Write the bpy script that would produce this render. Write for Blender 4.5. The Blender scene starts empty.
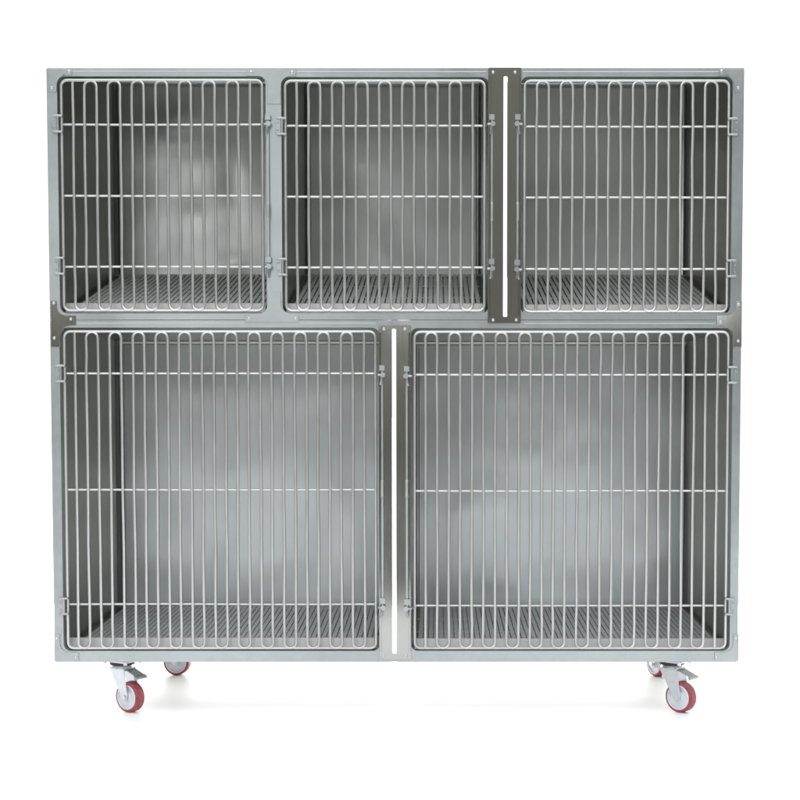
import bpy, bmesh, math, random
from mathutils import Vector, Matrix
from mathutils.geometry import tessellate_polygon
random.seed(7)
R = math.radians
scene = bpy.context.scene
COL = scene.collection

# ------------------------------------------------------------------ camera
F, D, PPX, TH = 1442.0, 3.75, 437.0, R(3.1)      # focal length (px of an 800 px frame), distance, principal x, tilt
HOR = 430.0                                       # eye level row
PPY = HOR + F * math.tan(TH)
GROUND_ROW = 713.0

def pz(py, Y=0.0):
    """height above eye level of picture row py on the plane at depth Y"""
    t = (PPY - py) / F
    return (D + Y) * (t * math.cos(TH) - math.sin(TH)) / (math.cos(TH) + t * math.sin(TH))
EYE = -pz(GROUND_ROW, 0.02)
def Z(py, Y=0.0):
    return pz(py, Y) + EYE
def X(px, py=365.0, Y=0.0):
    dep = (D + Y) * math.cos(TH) - pz(py, Y) * math.sin(TH)
    return (px - PPX) * dep / F
PX = 0.0026

cam_d = bpy.data.cameras.new("camera"); cam = bpy.data.objects.new("camera", cam_d)
COL.objects.link(cam); scene.camera = cam
cam.location = (0, -D, EYE)
cam.rotation_euler = (R(90) - TH, 0, 0)
cam_d.sensor_width = 36; cam_d.lens = 36 * F / 800
cam_d.shift_x = -(PPX - 400) / 800; cam_d.shift_y = (PPY - 400) / 800
cam_d.clip_start = 0.05; cam_d.clip_end = 500

# ------------------------------------------------------------------ materials
def new_mat(name):
    m = bpy.data.materials.new(name); m.use_nodes = True
    nt = m.node_tree
    return m, nt, nt.nodes["Principled BSDF"]

def steel(name, col, rough, var=0.06, rvar=0.08, stretch=(60, 60, 1.2), wave=0.0, wave_scale=3.0, fine=.05, metallic=1.0, grain=.5):
    m, nt, b = new_mat(name)
    N, L = nt.nodes, nt.links
    tc = N.new("ShaderNodeTexCoord")
    mp = N.new("ShaderNodeMapping"); mp.inputs["Scale"].default_value = stretch
    L.new(tc.outputs["Object"], mp.inputs["Vector"])
    n1 = N.new("ShaderNodeTexNoise"); n1.inputs["Scale"].default_value = 8; n1.inputs["Detail"].default_value = 4
    L.new(mp.outputs["Vector"], n1.inputs["Vector"])
    n2 = N.new("ShaderNodeTexNoise"); n2.inputs["Scale"].default_value = 4; n2.inputs["Detail"].default_value = 2.5
    L.new(tc.outputs["Object"], n2.inputs["Vector"])
    rm = N.new("ShaderNodeMapRange")
    rm.inputs["From Min"].default_value = .2; rm.inputs["From Max"].default_value = .8
    rm.inputs["To Min"].default_value = rough - rvar; rm.inputs["To Max"].default_value = rough + rvar
    hf = N.new("ShaderNodeMix"); hf.data_type = 'FLOAT'; hf.inputs["Factor"].default_value = grain
    L.new(n2.outputs["Fac"], hf.inputs[2]); L.new(n1.outputs["Fac"], hf.inputs[3])
    L.new(hf.outputs[0], rm.inputs["Value"]); L.new(rm.outputs[0], b.inputs["Roughness"])
    cr = N.new("ShaderNodeValToRGB")
    cr.color_ramp.elements[0].position = .2; cr.color_ramp.elements[1].position = .8
    cr.color_ramp.elements[0].color = tuple(c * (1 - var) for c in col) + (1,)
    cr.color_ramp.elements[1].color = tuple(min(1, c * (1 + var)) for c in col) + (1,)
    L.new(hf.outputs[0], cr.inputs["Fac"])
    L.new(cr.outputs["Color"], b.inputs["Base Color"])
    b.inputs["Metallic"].default_value = metallic
    rm.clamp = True
    bp = N.new("ShaderNodeBump"); bp.inputs["Strength"].default_value = fine; bp.mute = fine == 0; bp.inputs["Distance"].default_value = .0006
    L.new(n1.outputs["Fac"], bp.inputs["Height"])
    last = bp
    if wave:
        n3 = N.new("ShaderNodeTexNoise"); n3.inputs["Scale"].default_value = wave_scale; n3.inputs["Detail"].default_value = 1.5
        L.new(tc.outputs["Object"], n3.inputs["Vector"])
        b2 = N.new("ShaderNodeBump"); b2.inputs["Strength"].default_value = 1.0; b2.inputs["Distance"].default_value = wave
        L.new(n3.outputs["Fac"], b2.inputs["Height"]); L.new(bp.outputs["Normal"], b2.inputs["Normal"])
        last = b2
    L.new(last.outputs["Normal"], b.inputs["Normal"])
    return m

M = {}
M['frame'] = steel("satin_steel", (.415, .437, .442), .375, var=.20, rvar=.09, grain=.35, stretch=(6, 6, 6), wave=.008, wave_scale=4, metallic=.88)
M['polish'] = steel("polished_steel", (.42, .425, .412), .14, rvar=.05, wave=.004)
M['liner'] = steel("liner_steel", (.33, .325, .285), .33, fine=.003, grain=.15, var=.07, rvar=.045, wave=.006, wave_scale=2)
M['back'] = steel("back_sheet_steel", (.55, .57, .57), .312, var=.07, rvar=.032, grain=.12, wave=.014, wave_scale=3.4, fine=.003, metallic=.7)
M['rack'] = steel("rack_steel", (.76, .78, .795), .45, var=.12, stretch=(10, 2, 10), metallic=.3)
M['rack_lit'] = steel('lit_rack_steel', (.88, .90, .91), .40, var=.10, stretch=(10, 2, 10), metallic=.2)  # lit copy of the rack steel, light on the upper racks put into colour
M['lip'] = steel("pan_edge_steel", (.56, .56, .54), .5, stretch=(2, 40, 40), metallic=.4)
M['wire'] = steel("wire_steel", (.62, .625, .615), .38, var=.12, rvar=.09, stretch=(4, 4, 2), metallic=.85)
M['rod'] = steel("rod_steel", (.60, .61, .60), .40, var=.08, rvar=.08, stretch=(1.5, 3, 3), metallic=.75)
M['ridge'] = steel("rail_fold_steel", (.46, .50, .515), .45, metallic=.65)
M['zinc'] = steel("zinc_plate", (.66, .68, .71), .38, var=.2, stretch=(9, 9, 9))

def plain(name, col, rough, nscale=25, var=.12, metallic=0.0, spec=.5, bump=.0):
    m, nt, b = new_mat(name); N, L = nt.nodes, nt.links
    tc = N.new("ShaderNodeTexCoord")
    n = N.new("ShaderNodeTexNoise"); n.inputs["Scale"].default_value = nscale; n.inputs["Detail"].default_value = 5
    L.new(tc.outputs["Object"], n.inputs["Vector"])
    cr = N.new("ShaderNodeValToRGB")
    cr.color_ramp.elements[0].position = .3; cr.color_ramp.elements[1].position = .7
    cr.color_ramp.elements[0].color = tuple(c * (1 - var) for c in col) + (1,)
    cr.color_ramp.elements[1].color = tuple(min(1, c * (1 + var)) for c in col) + (1,)
    L.new(n.outputs["Fac"], cr.inputs["Fac"]); L.new(cr.outputs["Color"], b.inputs["Base Color"])
    b.inputs["Roughness"].default_value = rough; b.inputs["Metallic"].default_value = metallic
    b.inputs["Specular IOR Level"].default_value = spec
    if bump:
        bp = N.new("ShaderNodeBump"); bp.inputs["Strength"].default_value = .3; bp.inputs["Distance"].default_value = bump
        L.new(n.outputs["Fac"], bp.inputs["Height"]); L.new(bp.outputs["Normal"], b.inputs["Normal"])
    return m
M['tyre'] = plain("red_polyurethane", (.33, .065, .082), .5, 90, .35)
M['hub'] = plain("white_nylon", (.72, .74, .78), .4, 20, .05)
M['rubber_and_shade'] = plain("black_rubber_and_shade", (.022, .021, .02), .6, 40, .3)  # also colours the strips painted for shade in the cage back corners
M['ground'] = plain('studio_ground', (.12, .112, .098), .7, 2, .15)
M['floor'] = plain("white_studio_floor", (.90, .90, .905), .6, 1.5, .008, spec=.2)

# ------------------------------------------------------------------ helpers
ROOT = bpy.data.objects.new("kennel_bank", None); COL.objects.link(ROOT)
ROOT.location = ((X(50) + X(740)) / 2, .34, 0)
ROOT['label'] = "stainless steel bank of five wire-door animal cages standing on red-tyred casters"
ROOT['category'] = "animal cage"

def link(name, bm, mat, parent=None, smooth=True, loc=None, bevel=0.0):
    me = bpy.data.meshes.new(name)
    bmesh.ops.recalc_face_normals(bm, faces=bm.faces[:])
    bm.to_mesh(me); bm.free()
    if smooth:
        for p in me.polygons: p.use_smooth = True
        me.set_sharp_from_angle(angle=R(35))
    me.materials.append(mat)
    o = bpy.data.objects.new(name, me); COL.objects.link(o)
    if parent is not None:
        o.parent = parent
        if parent is ROOT and loc is None: o.location = -ROOT.location
    if loc is not None: o.location = loc
    if bevel:
        md = o.modifiers.new("bevel", 'BEVEL'); md.width = bevel; md.segments = 2
        md.limit_method = 'ANGLE'; md.angle_limit = R(40)
    return o

def add_box(bm, x0, x1, y0, y1, z0, z1):
    vs = [bm.verts.new((x, y, z)) for z in (z0, z1) for y in (y0, y1) for x in (x0, x1)]
    for f in ((0, 1, 3, 2), (4, 6, 7, 5), (0, 4, 5, 1), (2, 3, 7, 6), (0, 2, 6, 4), (1, 5, 7, 3)):
        bm.faces.new([vs[i] for i in f])
    return vs

def add_hex(bm, a, b):
    """solid between two quads (each four points, same order)"""
    va = [bm.verts.new(p) for p in a]; vb = [bm.verts.new(p) for p in b]
    bm.faces.new(va); bm.faces.new(vb[::-1])
    for i in range(4):
        j = (i + 1) % 4
        bm.faces.new((va[i], vb[i], vb[j], va[j]))

def add_tube(bm, pts, r, seg=8, closed=False, side=Vector((0, 1, 0))):
    """tube along a path that stays roughly perpendicular to `side`"""
    pts = [Vector(p) for p in pts]; n = len(pts); rings = []
    for i, p in enumerate(pts):
        if closed: t = pts[(i + 1) % n] - pts[i - 1]
        else: t = pts[min(i + 1, n - 1)] - pts[max(i - 1, 0)]
        t.normalize()
        u = (side - t * side.dot(t))
        if u.length < 1e-4: u = t.orthogonal()
        u.normalize(); v = t.cross(u)
        rings.append([bm.verts.new(p + (u * math.cos(a) + v * math.sin(a)) * r)
                      for a in (2 * math.pi * k / seg for k in range(seg))])
    for i in range(n if closed else n - 1):
        a, b = rings[i], rings[(i + 1) % n]
        for k in range(seg):
            l = (k + 1) % seg
            bm.faces.new((a[k], a[l], b[l], b[k]))
    if not closed:
        bm.faces.new(rings[0][::-1]); bm.faces.new(rings[-1])

def add_cyl(bm, c, axis, r, h, seg=20, r2=None):
    c = Vector(c); q = Vector((0, 0, 1)).rotation_difference(Vector(axis).normalized()).to_matrix().to_4x4()
    bmesh.ops.create_cone(bm, cap_ends=True, segments=seg, radius1=r, radius2=r if r2 is None else r2, depth=h,
                          matrix=Matrix.Translation(c) @ q)

def add_dome(bm, c, r, h):
    """low screw head facing the viewer (-Y)"""
    rings = []
    for k in range(4):
        a = math.pi / 2 * k / 4
        rings.append([bm.verts.new((c[0] + r * math.cos(a) * math.cos(b), c[1] - h * math.sin(a), c[2] + r * math.cos(a) * math.sin(b)))
                      for b in (2 * math.pi * i / 12 for i in range(12))])
    for k in range(3):
        for i in range(12):
            j = (i + 1) % 12
            bm.faces.new((rings[k][i], rings[k][j], rings[k + 1][j], rings[k + 1][i]))
    bm.faces.new(rings[-1])

def rrect(x0, x1, z0, z1, r, n=6, corners=(1, 1, 1, 1)):
    """rounded rectangle, corners order: bottom-left, bottom-right, top-right, top-left"""
    out = []
    for (cx, cz, a0, k) in ((x0, z0, 180, 0), (x1, z0, 270, 1), (x1, z1, 0, 2), (x0, z1, 90, 3)):
        rr = r if corners[k] else 0.0008
        ox = cx + (rr if cx == x0 else -rr); oz = cz + (rr if cz == z0 else -rr)
        for i in range(n + 1):
            a = R(a0 + 90 * i / n)
            out.append((ox + rr * math.cos(a), oz + rr * math.sin(a)))
    return out

def add_loop(bm, loop, y, ):
    vs = [bm.verts.new((p[0], y, p[1])) for p in loop]
    es = [bm.edges.new((vs[i], vs[(i + 1) % len(vs)])) for i in range(len(vs))]
    return vs, es

def plate(loops, y0, y1):
    """plate with holes, loops[0] is the outline, in the X-Z plane between depth y0 (front) and y1"""
    bm = bmesh.new()
    tris = tessellate_polygon([[Vector((p[0], p[1], 0)) for p in lp] for lp in loops])
    sides = []
    for y in (y0, y1):
        vv = [[bm.verts.new((p[0], y, p[1])) for p in lp] for lp in loops]
        flat = [v for lp in vv for v in lp]
        for t in tris: bm.faces.new([flat[i] for i in t])
        sides.append(vv)
    for a, b in zip(*sides):
        for i in range(len(a)):
            j = (i + 1) % len(a)
            bm.faces.new((a[i], a[j], b[j], b[i]))
    bmesh.ops.dissolve_limit(bm, angle_limit=R(.5), verts=bm.verts[:], edges=bm.edges[:])
    return bm

def screws(parent, pts, y):
    for (px, py) in pts:
        bm = bmesh.new(); add_dome(bm, (X(px, py), y, Z(py)), .0042, .0028)
        link("screw_head", bm, M['wire'], parent)

# ------------------------------------------------------------------ layout, measured in rows and columns of the front plane
XL, XR = X(50.5), X(741)
ZT, ZM, ZB = Z(68), Z(320), Z(662)
DEP = 0.688
UP0, UP1 = X(488, 200), X(521, 200)       # upper divider post
LP0, LP1 = X(379, 500), X(411, 500)       # lower divider post
US, LS = X(505.3, 200), X(394.3, 500)     # middles of the see-through slots
SW = 2.1 * PX
FY = .022                                 # depth of the face frames

# face frames of the four modules -------------------------------------------------
def op(x0, x1, y0, y1, yc, corners=(1, 1, 1, 1), r=7):
    return rrect(X(x0, yc), X(x1, yc), Z(y1), Z(y0), r * PX, corners=corners)
O1 = (58.5, 266.2, 76.3, 313.2, 195); O2 = (281.8, 488.6, 77, 313.2, 195); O3 = (520.8, 731.6, 76.6, 313.8, 195)
O4 = (61.5, 379.4, 327.6, 651, 490); O5 = (410.6, 731.4, 328, 651, 490)
def outline(x0, x1, z0, z1, rl): return rrect(x0, x1, z0, z1, .004, 3, rl)
f1 = plate([outline(XL, US - SW - .003, ZM + .0007, ZT, (0, 0, 0, 1)), op(*O1), op(*O2)], 0, FY)
f2 = plate([outline(US + SW + .003, XR, ZM + .0007, ZT, (0, 0, 1, 0)), op(*O3)], 0, FY)
f3 = plate([outline(XL, LS - SW - .003, ZB, ZM - .0007, (1, 0, 0, 0)), op(*O4)], 0, FY)
f4 = plate([outline(LS + SW + .003, XR, ZB, ZM - .0007, (0, 1, 0, 0)), op(*O5)], 0, FY)
for f in (f1, f2, f3, f4): link("face_frame", f, M['frame'], ROOT, bevel=.0018)

# folded stiffening ridge along the rails
def ridge(x0, x1, py, h=1.6):
    bm = bmesh.new(); z = Z(py)
    add_tube(bm, [(x0, .0006, z), (x1, .0006, z)], h * PX * .5, 10, side=Vector((0, 1, 0)))
    link("rail_ridge", bm, M['ridge'], ROOT)
ridge(XL + .065, X(247, 70), 71.6); ridge(X(297, 70), X(486, 70), 71.8); ridge(X(523, 70), XR - .06, 71.8)
ridge(XL + .07, X(244, 318), 323.2, 1.2); ridge(X(299, 318), X(376, 320), 323.2, 1.2); ridge(X(524, 320), XR - .07, 323.4, 1.2)

# divider posts: polished plates with a slot one sees through ----------------------
def post(x0, x1, xs, y0, y1, s0, s1, scr):
    loops = [rrect(x0, x1, Z(y1), Z(y0), .003, 3), rrect(xs - SW, xs + SW, Z(s1), Z(s0), .003, 4)]
    o = link("divider_post", plate(loops, -.0045, -.0005), M['polish'], ROOT, bevel=.001)
    for s, xx in ((1, x0), (-1, x1)):                         # rolled edges
        bm = bmesh.new()
        add_tube(bm, [(xx + s * .0035, -.004, Z(y1) + .02), (xx + s * .0035, -.004, Z(y0) - .02)], .0028, 8)
        link("post_edge", bm, M['polish'], o)
    screws(o, scr, -.0044)
    return o
post(UP0, UP1, US, 67.9, 323.5, 76.5, 317, [(493, 72.6), (515, 72.6), (493, 320), (516, 320)])
post(LP0, LP1, LS, 325, 659.4, 329, 653, [(383.5, 656), (406, 656), (384, 329), (405, 329)])

for za, zb, xs in ((Z(326), ZM + .0004, LS), (Z(76), ZT - .0006, US), (ZB + .0006, Z(654.5), LS)):
    bm = bmesh.new(); add_box(bm, xs - SW - .0028, xs + SW + .0028, .002, FY - .002, za, zb)
    link("joint_bar", bm, M['frame'], ROOT, smooth=False)
# joint plates ----------------------------------------------------------------------
def arc(cx, cy, r, a0, a1, n=6):
    return [(cx + r * math.cos(R(a0 + (a1 - a0) * i / n)), cy - r * math.sin(R(a0 + (a1 - a0) * i / n))) for i in range(n + 1)]
def joint(pts, mat, scr, y=-.0028):
    lp = [(X(a, b), Z(b)) for a, b in pts]
    o = link("joint_plate", plate([lp], y, -.0003), mat, ROOT, bevel=.0006)
    screws(o, scr, y)
def mir(pts, c): return [(2 * c - a, b) for a, b in pts]
side_pts = [(51, 301)] + [(56.6, 301)] + arc(66.5, 306, 9.6, 170, 268) + [(76, 315.6), (76, 325.4), (70, 325.4)] + arc(69, 335, 8.8, 100, 178) + [(60.2, 347), (51.4, 347)]
joint(side_pts, M['polish'], [(54, 303), (71, 319), (54.5, 338)])
joint(mir(side_pts, 396.4), M['polish'], [(738.4, 304.5), (720.5, 322), (738, 341)])
tl = [(48.6, 69.2), (72, 69.2), (72, 75.4)] + arc(66.4, 84.5, 9.3, 86, 178) + [(56.6, 92), (49, 92)]
joint(tl, M['frame'], [(69, 72), (52, 88)]); joint(mir(tl, 395.4), M['frame'], [(721.5, 71.5), (738, 88)])
bl = [(54.6, 660.8), (79, 660.8), (79, 652.4)] + arc(69.5, 643, 9.3, 272, 182) + [(60, 634), (54.4, 634)]
joint(bl, M['frame'], [(76, 657), (57, 638)]); joint(mir(bl, 396.6), M['frame'], [(716, 657), (735.5, 638)])
tt = [(247, 69.4), (296, 69.4), (296, 75.8)] + arc(290.5, 85.5, 9.4, 88, 178) + [(280.6, 104), (267.4, 104)] + arc(258, 85.5, 9.4, 2, 92) + [(247, 75.8)]
joint(tt, M['frame'], [(251, 72.4), (292, 72.4)])
tb = [(245, 322), (299, 322), (299, 314.4)] + arc(290.5, 304.8, 9.4, 272, 182) + [(280.6, 292), (267.4, 292)] + arc(258, 304.8, 9.4, -2, -92) + [(245, 314.4)]
joint(tb, M['frame'], [(249, 318.4), (298 - 2.5, 318.4)])

# cages -------------------------------------------------------------------------------
def cage(o, xl_in, xr_in, xl_out, xr_out, top, bot, back_top, back_bot, lip, glare_bulges=()):
    """o: opening; *_in inner wall faces (m), *_out outer faces; rows of the ceiling/floor at the front and at the back"""
    y0, y1 = FY + .0006, FY + DEP
    zt0, zb0 = Z(top), Z(bot)
    zt1, zb1 = Z(back_top, y1), Z(back_bot, y1)
    zl1 = zb1 + 0.0
    t = .004
    bm = bmesh.new()
    yr = y1 - .062                                      # side walls end here, behind them a recessed corner
    k = (yr - y0) / (y1 - y0)
    ztr, zbr = zt0 + (zt1 - zt0) * k, zb0 + (zb1 - zb0) * k
    for a, b in ((xl_out, xl_in), (xr_in, xr_out)):     # side walls
        add_hex(bm, [(a, y0, zb0 - t), (b, y0, zb0 - t), (b, y0, zt0 + t), (a, y0, zt0 + t)],
                    [(a, yr, zbr - t), (b, yr, zbr - t), (b, yr, ztr + t), (a, yr, ztr + t)])
    # ceiling and floor pan between the walls
    for za, zb, s in ((zt0, zt1, 1), (zb0, zb1, -1)):
        add_hex(bm, [(xl_in + .0004, y0, za), (xr_in - .0004, y0, za), (xr_in - .0004, y0, za + s * t), (xl_in + .0004, y0, za + s * t)],
                    [(xl_in + .0004, y1, zb), (xr_in - .0004, y1, zb), (xr_in - .0004, y1, zb + s * t), (xl_in + .0004, y1, zb + s * t)])
    for a, b in ((xl_out, xl_in), (xr_in, xr_out)):
        for za, zb, q in ((ztr, zt1, 1), (zbr, zb1, -1)):
            add_hex(bm, [(a, yr + .0003, za), (b, yr + .0003, za), (b, yr + .0003, za + q * t), (a, yr + .0003, za + q * t)],
                        [(a, y1, zb), (b, y1, zb), (b, y1, zb + q * t), (a, y1, zb + q * t)])
    body = link("cage_body", bm, M['liner'], ROOT, smooth=False)
    # shadowed corner gaps painted as black strips, closed by the pan and the ceiling
    for a, b, q in ((xl_out, xl_in - .012, -1), (xr_in + .012, xr_out, 1)):
        if q < 0 and b < a + .002: b = a + min(.002, (xl_in - xl_out) * .8)
        if q > 0 and a > b - .002: a = b - min(.002, (xr_out - xr_in) * .8)
        bm = bmesh.new()
        add_hex(bm, [(a, yr + .0005, zbr), (b, yr + .0005, zbr), (b, yr + .0005, ztr), (a, yr + .0005, ztr)],
                    [(a, y1, zb1), (b, y1, zb1), (b, y1, zt1), (a, y1, zt1)])
        link("corner_shade", bm, M['rubber_and_shade'], body, smooth=False)
    # back sheet: with rolled upright edges and a rolled ledge along the top
    bm = bmesh.new()
    add_box(bm, xl_out, xr_out, y1 + .0035, y1 + .006, zb1 - t - .001, zt1 + t + .001)
    gx, gz = 56, 56                                     # thin pressed sheet, with bulges added to shape its glare
    g = []
    for j in range(gz + 1):
        row = []
        for i in range(gx + 1):
            u, v = xl_in - .01 + (xr_in - xl_in + .02) * i / gx, zb1 + (zt1 - zb1) * j / gz
            if i in (0, gx): u = xl_out + .0005 if i == 0 else xr_out - .0005
            dd = sum(A * math.exp(-((u - cx) / sx) ** 2 / 2 - ((v - cz) / sz) ** 2 / 2) for cx, cz, sx, sz, A in glare_bulges)
            row.append(bm.verts.new((u, y1 + .003 - dd * min(1, 12 * i / gx, 12 * (1 - i / gx)), v)))
        g.append(row)
    for j in range(gz):
        for i in range(gx):
            bm.faces.new((g[j][i], g[j][i + 1], g[j + 1][i + 1], g[j + 1][i]))
    for xx in (xl_in + .007, xr_in - .007):
        add_tube(bm, [(xx, y1 - .003, zb1 + .002), (xx, y1 - .003, zt1 - .002)], .008, 10)
    ledge = bmesh.new(); zz = zt1 - .004
    add_tube(ledge, [(xl_in + .004, y1 - .012, zz), (xr_in - .004, y1 - .012, zz)], .0078, 10)
    link("back_rail", ledge, M['back' if back_top < 100 else 'rod'], body)
    link("back_panel", bm, M['back'], body)
    # slatted floor rack
    bm = bmesh.new()
    n = int((xr_in - xl_in - .03) / .0140); pitch = (xr_in - xl_in - .03) / n
    ya, yb = y0 + .03, y1 - .02
    ka, kb = (ya - y0) / (y1 - y0), (yb - y0) / (y1 - y0)
    za, zb = zb0 + (zb1 - zb0) * ka, zb0 + (zb1 - zb0) * kb
    for i in range(n):
        xa = xl_in + .015 + i * pitch + pitch * .2; xb = xa + pitch * (.72 if back_top < 100 else .82)
        add_hex(bm, [(xa, ya, za + .004), (xb, ya, za + .004), (xb, ya, za + .0068), (xa, ya, za + .0068)],
                    [(xa, yb, zb + .004), (xb, yb, zb + .004), (xb, yb, zb + .0068), (xa, yb, zb + .0068)])
    for kk in (.04, .34, .66, .97):                     # cross bearers under the slats
        yy = ya + (yb - ya) * kk; zz = za + (zb - za) * kk
        add_box(bm, xl_in + .012, xr_in - .012, yy - .006, yy + .006, zz + .0012, zz + .0036)
    link("floor_rack", bm, M['rack_lit' if back_top < 100 else 'rack'], body, smooth=False)
    # front edge of the pan behind the door
    bm = bmesh.new()
    zt_, zb_ = Z(lip), Z(lip + 10.2)
    pr = [(y0 + .0165, zt_ - .0012), (y0 + .014, zt_), (y0 + .011, zt_ - .001), (y0 + .006, zb_ + .006), (y0 + .002, zb_), (y0 + .0165, zb_)]
    ends = []
    for xx in (xl_in + 3.4 * PX, xr_in - 3.4 * PX):
        ends.append([bm.verts.new((xx, p[0], p[1])) for p in pr])
    bm.faces.new(ends[0]); bm.faces.new(ends[1][::-1])
    for i in range(len(pr)):
        j = (i + 1) % len(pr); bm.faces.new((ends[0][i], ends[0][j], ends[1][j], ends[1][i]))
    link("pan_front_edge", bm, M['lip'], body)
    return body

def ins(o, side, d=0.6):
    return X(o[0] - d, o[4]) if side == 0 else X(o[1] + d, o[4])
MUL0, MUL1 = X(266.2, 195), X(281.8, 195)
cage(O1, ins(O1, 0), ins(O1, 1), XL + .001, (MUL0 + MUL1) / 2 - .0005, 75.2, 313.6, 82, 275.5, 301.6,
     [(X(218, 250, DEP), Z(262, DEP), .09, .06, .003), (X(178, 118, DEP), Z(120, DEP), .06, .034, .010), (X(240, 170, DEP), Z(170, DEP), .05, .12, .008), (X(190, 210, DEP), Z(215, DEP), .035, .03, .003), (X(232, 262, DEP), Z(262, DEP), .03, .022, .003)])
cage(O2, ins(O2, 0), ins(O2, 1, 0), (MUL0 + MUL1) / 2 + .0005, ins(O2, 1, 0) + .006, 75.8, 313.6, 82.5, 275.5, 302)
cage(O3, ins(O3, 0, 0), ins(O3, 1), ins(O3, 0, 0) - .0015, XR - .001, 75.6, 314.0, 83, 276, 303)
cage(O4, ins(O4, 0), ins(O4, 1, 0), XL + .001, ins(O4, 1, 0) + .006, 326.6, 651.4, 341, 607, 639.2)
cage(O5, ins(O5, 0, 0), ins(O5, 1), ins(O5, 0, 0) - .003, XR - .001, 327.0, 651.4, 341.5, 607, 640)

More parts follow.
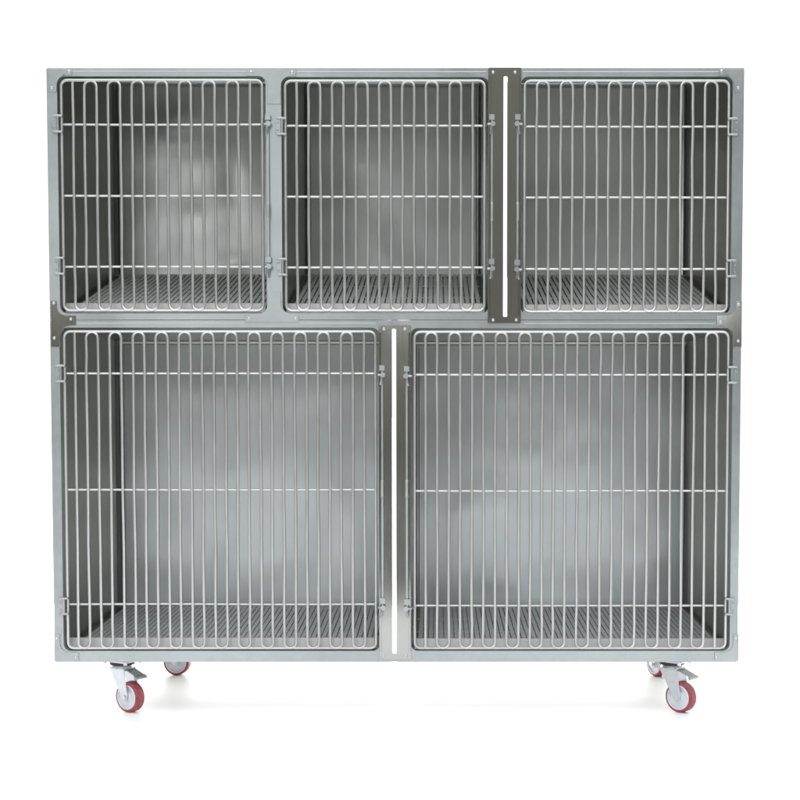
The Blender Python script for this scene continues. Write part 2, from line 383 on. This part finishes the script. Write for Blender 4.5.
# wire doors ---------------------------------------------------------------------------
DY = .0058
def jit(a=.0007): return random.uniform(-a, a)
def door(o, fx0, fx1, fy0, fy1, w0, w1, n, kind, rods, hinge_side, latch_x, latch_y, hinge_y, latch_grip):
    yc = o[4]
    x0, x1 = X(fx0, yc), X(fx1, yc); zt, zb = Z(fy0), Z(fy1)
    bm = bmesh.new()
    add_tube(bm, [(p[0], DY, p[1]) for p in rrect(x0, x1, zb, zt, 6 * PX, 6)], .0040, 10, closed=True)
    d = link("cage_door", bm, M['wire'], ROOT)
    # one long serpentine wire
    bm = bmesh.new()
    xs = [X(w0 + (w1 - w0) * i / (n - 1), yc) + jit() for i in range(n)]
    pts = []
    mids = [Z(r) for r in rods]
    for i, xx in enumerate(xs):
        down = (i % 2 == 0) if kind == 'A' else (i % 2 == 1)
        rr_prev = abs(xx - xs[i - 1]) / 2 if i else .005
        rr_next = abs(xs[i + 1] - xx) / 2 if i < n - 1 else .005
        top_r, bot_r = (rr_prev, rr_next) if down else (rr_next, rr_prev)
        tj = zt - .0012 - (top_r if (i or not down) and (i < n - 1 or down) else 0)
        bj = zb + .0002 + bot_r
        if i == 0: tj, bj = (zt - .001, bj) if down else (tj, zb + .001)
        if i == n - 1: tj, bj = (tj, zb + .001) if down else (zt - .001, bj)
        ks = [tj] + [m for m in mids if bj < m < tj] + [bj]
        fine = []
        for a, b in zip(ks, ks[1:]):
            fine += [a, a + (b - a) * .5]
        fine.append(ks[-1])
        seq = [Vector((xx + (jit(.0010) if 0 < k < len(fine) - 1 else 0), DY, z)) for k, z in enumerate(fine)]
        if not down: seq.reverse()
        pts += seq
        if i < n - 1:
            nx = xs[i + 1]; c = (xx + nx) / 2; rr = abs(nx - xx) / 2
            zc = seq[-1].z
            sgn = -1 if down else 1
            for k in range(1, 8):
                a = math.pi * k / 8
                pts.append(Vector((c - rr * math.cos(a), DY - (.0022 * math.sin(a) if down else 0), zc + sgn * rr * math.sin(a))))
    add_tube(bm, pts, .0039, 8)
    link("serpentine_wire", bm, M['wire'], d)
    ry = DY + .0058
    for r in rods:
        bm = bmesh.new()
        z = Z(r) + jit(.0004)
        add_tube(bm, [(x0 - .0005, ry, z), ((x0 * 2 + x1) / 3, ry, z + jit(.0008)), ((x0 + x1 * 2) / 3, ry, z + jit(.0008)), (x1 + .0005, ry, z)], .0031, 8, side=Vector((0, 1, 0)))
        link("cross_rod", bm, M['rod'], d)
    # hinges: a bent strap round the door wire, screwed to the frame
    hx = x0 if hinge_side < 0 else x1; s = hinge_side
    for hy in hinge_y:
        bm = bmesh.new(); zc = Z(hy); h = 9 * PX
        xa, xb = sorted((hx + s * .006, hx + s * .024))
        add_box(bm, xa, xb, -.0042, -.0006, zc - h * .85, zc + h * .85)
        for e in (-1, 1):                              # two knuckles
            add_tube(bm, [(hx + s * .02, -.005, zc + e * h * .86), (hx + s * .008, -.0065, zc + e * h * .86), (hx - s * .002, -.0035, zc + e * h * .86), (hx - s * .0035, DY, zc + e * h * .86)], .0034, 8, side=Vector((0, 0, 1)))
        add_cyl(bm, (hx + s * .0075, -.0055, zc), (0, 0, 1), .0035, h * 1.7, 12)
        for e in (-1, 1): add_dome(bm, (hx + s * .0175, -.0042, zc + e * h * .4), .003, .002)
        link("hinge", bm, M['frame'], d, bevel=.0006)
    # latch: upright slide bar with two catches
    lx = X(latch_x, yc); s = -s
    yb_ = -.0085
    bm = bmesh.new()
    add_box(bm, lx - .0026, lx + .0026, yb_ - .0016, yb_ + .0016, Z(latch_y[1]) - .025, Z(latch_y[0]) + .022)
    link("latch_bar", bm, M['frame'], d, bevel=.0008)
    bm = bmesh.new(); zg = Z(latch_grip)
    add_tube(bm, [(lx, yb_ - .001, zg - .022), (lx, yb_ - .008, zg - .017), (lx, yb_ - .009, zg), (lx, yb_ - .008, zg + .017), (lx, yb_ - .001, zg + .022)], .0034, 8, side=Vector((1, 0, 0)))
    link("latch_grip", bm, M['rod'], d)
    for ly in latch_y:
        bm = bmesh.new(); z = Z(ly)
        add_box(bm, lx - .0066, lx + .0066, yb_ - .0045, yb_ - .0021, z + .008, z + .022)       # keeper strap
        add_box(bm, lx - .0068, lx - .0046, yb_ - .003, -.0048, z + .0082, z + .0218)
        add_box(bm, lx + .0046, lx + .0068, yb_ - .003, -.0048, z + .0082, z + .0218)
        ex = x1 if s > 0 else x0
        add_tube(bm, [(ex - s * .004, ry, z - .002), (ex + s * .004, .002, z - .002), (ex + s * .009, yb_ - .004, z - .003), (lx + s * .006, yb_ - .006, z - .003)], .0034, 8, side=Vector((0, 0, 1)))
        add_cyl(bm, (lx + s * .002, yb_ - .007, z - .003), (0, 1, 0), .0066, .009, 16)
        add_tube(bm, [(lx - s * .001, yb_ - .006, z - .008), (lx - s * .002, yb_ - .008, z - .018), (lx - s * .004, yb_ - .005, z - .028)], .0032, 8)
        link("latch_catch", bm, M['frame'], d)
    return d
door(O1, 62, 262.4, 79.6, 310.2, 73.6, 250.6, 16, 'A', (123.6, 195, 266.2), -1, 268.6, (124, 266), (124, 266), 212)
door(O2, 285.4, 484.6, 80.2, 310.4, 297, 473, 16, 'A', (125, 196, 267), -1, 491.6, (124, 268), (126.5, 267), 212)
door(O3, 524.6, 728.4, 80.2, 311.4, 536.5, 716.5, 16, 'B', (125.6, 197, 268.4), 1, 517.4, (124, 269), (127, 268.6), 212)
door(O4, 65.6, 375.6, 331.2, 648.4, 76.2, 364.4, 26, 'A', (373.2, 489.8, 604.6), -1, 382.4, (374, 606), (373.5, 606), 489)
door(O5, 414.6, 727.4, 331.6, 648.4, 425.4, 716.8, 26, 'B', (374.6, 491, 606), 1, 406.8, (375, 607), (375, 606.5), 489)

# casters --------------------------------------------------------------------------------
def lathe(bm, prof, seg=40):
    """profile of (radius, axial) turned about the Y axis, closed ring"""
    rings = []
    for i in range(seg):
        a = 2 * math.pi * i / seg
        rings.append([bm.verts.new((r * math.cos(a), y, r * math.sin(a))) for r, y in prof])
    n = len(prof)
    for i in range(seg):
        a, b = rings[i], rings[(i + 1) % seg]
        for k in range(n):
            l = (k + 1) % n
            bm.faces.new((a[k], a[l], b[l], b[k]))

WR, TRAIL = .0405, .028
def make_caster():
    """stands at its ground point under the swivel; rolls along +X, the seen wheel face looks to -Y"""
    top = ZB - .0012
    bm = bmesh.new()
    lp = rrect(-.047, .047, -.036, .036, .006, 4)
    for z0, z1 in ((top - .0045, top),):
        v0 = [bm.verts.new((p[0], p[1], z0)) for p in lp]; v1 = [bm.verts.new((p[0], p[1], z1)) for p in lp]
        bm.faces.new(v0[::-1]); bm.faces.new(v1)
        for i in range(len(lp)):
            j = (i + 1) % len(lp); bm.faces.new((v0[i], v0[j], v1[j], v1[i]))
    add_cyl(bm, (0, 0, top - .0165), (0, 0, 1), .031, .009, 32, .027)
    # fork: crown and two tapering cheeks
    zc = top - .022
    add_box(bm, -.026, .026, -.0225, .0225, zc - .002, zc + .002)
    for s in (-1, 1):
        ys = sorted((s * .0195, s * .0225))
        prof = [(-.027, zc + .0015), (.027, zc + .0015), (TRAIL + .011, WR + .008), (TRAIL + .009, WR - .006), (TRAIL + .002, WR - .011), (TRAIL - .007, WR - .008), (TRAIL - .012, WR + .002)]
        a = [bm.verts.new((p[0], ys[0], p[1])) for p in prof]; b = [bm.verts.new((p[0], ys[1], p[1])) for p in prof]
        bm.faces.new(a); bm.faces.new(b[::-1])
        for i in range(len(prof)):
            j = (i + 1) % len(prof); bm.faces.new((a[i], a[j], b[j], b[i]))
    c = link("caster", bm, M['zinc'], ROOT, loc=(0, 0, 0), bevel=.0008)
    bm = bmesh.new()
    add_cyl(bm, (0, 0, top - .0085), (0, 0, 1), .033, .0078, 32)
    link("bearing_ring", bm, M['rubber_and_shade'], c)
    for sx in (-1, 1):
        for sy in (-1, 1):
            bm = bmesh.new(); add_cyl(bm, (sx * .038, sy * .027, top - .0075), (0, 0, 1), .0055, .005, 6)
            link("mounting_bolt", bm, M['zinc'], c)
    bm = bmesh.new()
    w = .0150
    lathe(bm, [(WR - .0075, -w), (WR - .003, -w), (WR, -w + .004), (WR, w - .004), (WR - .003, w), (WR - .0075, w)], 48)
    link("tyre", bm, M['tyre'], c, loc=(TRAIL, 0, WR))
    bm = bmesh.new()
    lathe(bm, [(WR - .0073, -w - .0002), (WR - .011, -w - .0006), (WR - .013, -w + .004), (.015, -w + .005), (.012, -w - .001), (.0045, -w - .001),
               (.0045, w + .001), (.012, w + .001), (.015, w - .005), (WR - .013, w - .004), (WR - .011, w + .0006), (WR - .0073, w + .0002)], 48)
    link("wheel_hub", bm, M['hub'], c, loc=(TRAIL, 0, WR))
    bm = bmesh.new()
    add_cyl(bm, (TRAIL, 0, WR), (0, 1, 0), .004, .052, 12)
    for s in (-1, 1): add_cyl(bm, (TRAIL, s * .0245, WR), (0, 1, 0), .0075, .0042, 6)
    link("axle_bolt", bm, M['zinc'], c)
    # brake pedal
    bm = bmesh.new()
    pr = [(.012, zc - .004), (.034, zc - .006), (.062, zc - .018), (.067, zc - .024)]
    for (xa, za), (xb, zb) in zip(pr, pr[1:]):
        wa = .017 if xa < .06 else .021
        add_hex(bm, [(xa, -wa, za), (xa, wa, za), (xa, wa, za + .0035), (xa, -wa, za + .0035)],
                    [(xb, -wa - .001, zb), (xb, wa + .001, zb), (xb, wa + .001, zb + .0035), (xb, -wa - .001, zb + .0035)])
    add_tube(bm, [(.066, -.021, zc - .021), (.066, .021, zc - .021)], .0042, 10, side=Vector((0, 0, 1)))
    pedal = link("brake_pedal", bm, M['frame'], c, bevel=.0006)
    return c, pedal
caster0, pedal0 = make_caster()
def copy_tree(o, parent, skip=()):
    c = o.copy(); COL.objects.link(c); c.parent = parent
    for ch in o.children:
        if ch not in skip: copy_tree(ch, c, skip)
    return c
def wx(px, py, Y): return X(px, py, Y)
spots = [(wx(123, 690, .06), .055, 33, True), (wx(671.5, 690, .06), .055, 41, True),
         (wx(168.5, 665, .62) , .62, 8, False), (wx(652, 665, .62), .62, 62, False)]
for i, (x, y, yaw, front) in enumerate(spots):
    c = caster0 if i == 0 else copy_tree(caster0, ROOT, () if front else (pedal0,))
    c.location = Vector((x, y, 0)) - ROOT.location
    c.rotation_euler = (0, 0, -R(yaw))

# ------------------------------------------------------------------ surface, light
def ground(name, x0, x1, y0, y1, z, mat):
    bm = bmesh.new()
    bm.faces.new([bm.verts.new(p) for p in ((x0, y0, z), (x1, y0, z), (x1, y1, z), (x0, y1, z))])
    o = link(name, bm, mat, None, smooth=False); o['kind'] = 'structure'
ground("floor", -5, 5, -2.3, 5, 0, M['floor'])
ground("studio_ground", -30, 30, -40, -2.2, -.004, M['ground'])

w = bpy.data.worlds.new("World"); scene.world = w; w.use_nodes = True
nt = w.node_tree; N, L = nt.nodes, nt.links
bg = N["Background"]
tc = N.new("ShaderNodeTexCoord"); sp = N.new("ShaderNodeSeparateXYZ"); L.new(tc.outputs["Generated"], sp.inputs[0])
cr = N.new("ShaderNodeValToRGB"); e = cr.color_ramp.elements       # studio in front of the cages: dark wall, light ceiling
e[0].position = 0.0; e[0].color = (.20, .19, .165, 1)
e[1].position = 1.0; e[1].color = (1.0, 1.0, 1.0, 1)
for p, c in ((.12, (.165, .158, .138, 1)), (.28, (.27, .27, .245, 1)), (.55, (.60, .66, .70, 1))):
    k = e.new(p); k.color = c
L.new(sp.outputs["Z"], cr.inputs["Fac"])
mr = N.new("ShaderNodeMapRange"); mr.interpolation_type = 'SMOOTHSTEP'
mr.inputs["From Min"].default_value = -.25; mr.inputs["From Max"].default_value = .15
L.new(sp.outputs["Y"], mr.inputs["Value"])
mx = N.new("ShaderNodeMix"); mx.data_type = 'RGBA'
L.new(mr.outputs[0], mx.inputs["Factor"]); L.new(cr.outputs["Color"], mx.inputs[6])
mx.inputs[7].default_value = (1, 1, 1, 1)
L.new(mx.outputs[2], bg.inputs["Color"])
bg.inputs["Strength"].default_value = 1.25

def area(name, loc, target, sx, sy, power, col=(1, 1, 1)):
    l = bpy.data.lights.new(name, 'AREA'); l.shape = 'RECTANGLE'; l.size = sx; l.size_y = sy; l.energy = power; l.color = col
    o = bpy.data.objects.new(name, l); COL.objects.link(o); o.location = loc
    o.rotation_euler = (Vector(target) - Vector(loc)).to_track_quat('-Z', 'Y').to_euler()
    return o
area("overhead_fill", (0, 1.6, 4.6), (0, .2, 0), 6, 4, 260)  # unseen fill added to lift the floor to white
area("front_fill", (0, -2.4, 3.7), (0, -.3, .2), 4.5, 2.4, 45)  # unseen fill added to brighten frames, wires and racks
area('glare_lamp', (-1.5, -4.6, 1.95), (-.4, .3, .9), .75, .55, 13)  # unseen lamp placed for the glare on the upper left back wall
area('low_fill', (-1.0, -3.0, .22), (-.5, .7, .4), 1.0, .3, 5.2, (.86, .93, 1))  # unseen fill added to brighten the lower left back wall
area('low_fill', (.66, -3.0, .22), (.3, .7, .4), 1.0, .3, 5.2, (.86, .93, 1))  # same added fill for the lower right back wall
area('mid_fill', (-.47, -5, 1.66), (-.2, .7, 1.2), .75, .3, 3.2, (.92, .96, 1))  # unseen fill added to lighten the upper middle back wall
area('mid_fill', (1.35, -5, 1.66), (.6, .7, 1.2), .75, .3, 3.2, (.92, .96, 1))  # same added fill for the upper right back wall
area("floor_fill_strip", (0, 2.3, .45), (0, .1, 0), 4.5, .7, 140)  # unseen strip added to whiten the floor beneath the cages

vs = scene.view_settings
scene.display_settings.display_device = 'sRGB'
vs.view_transform = 'Standard'; vs.look = 'None'; vs.exposure = 0; vs.gamma = 1
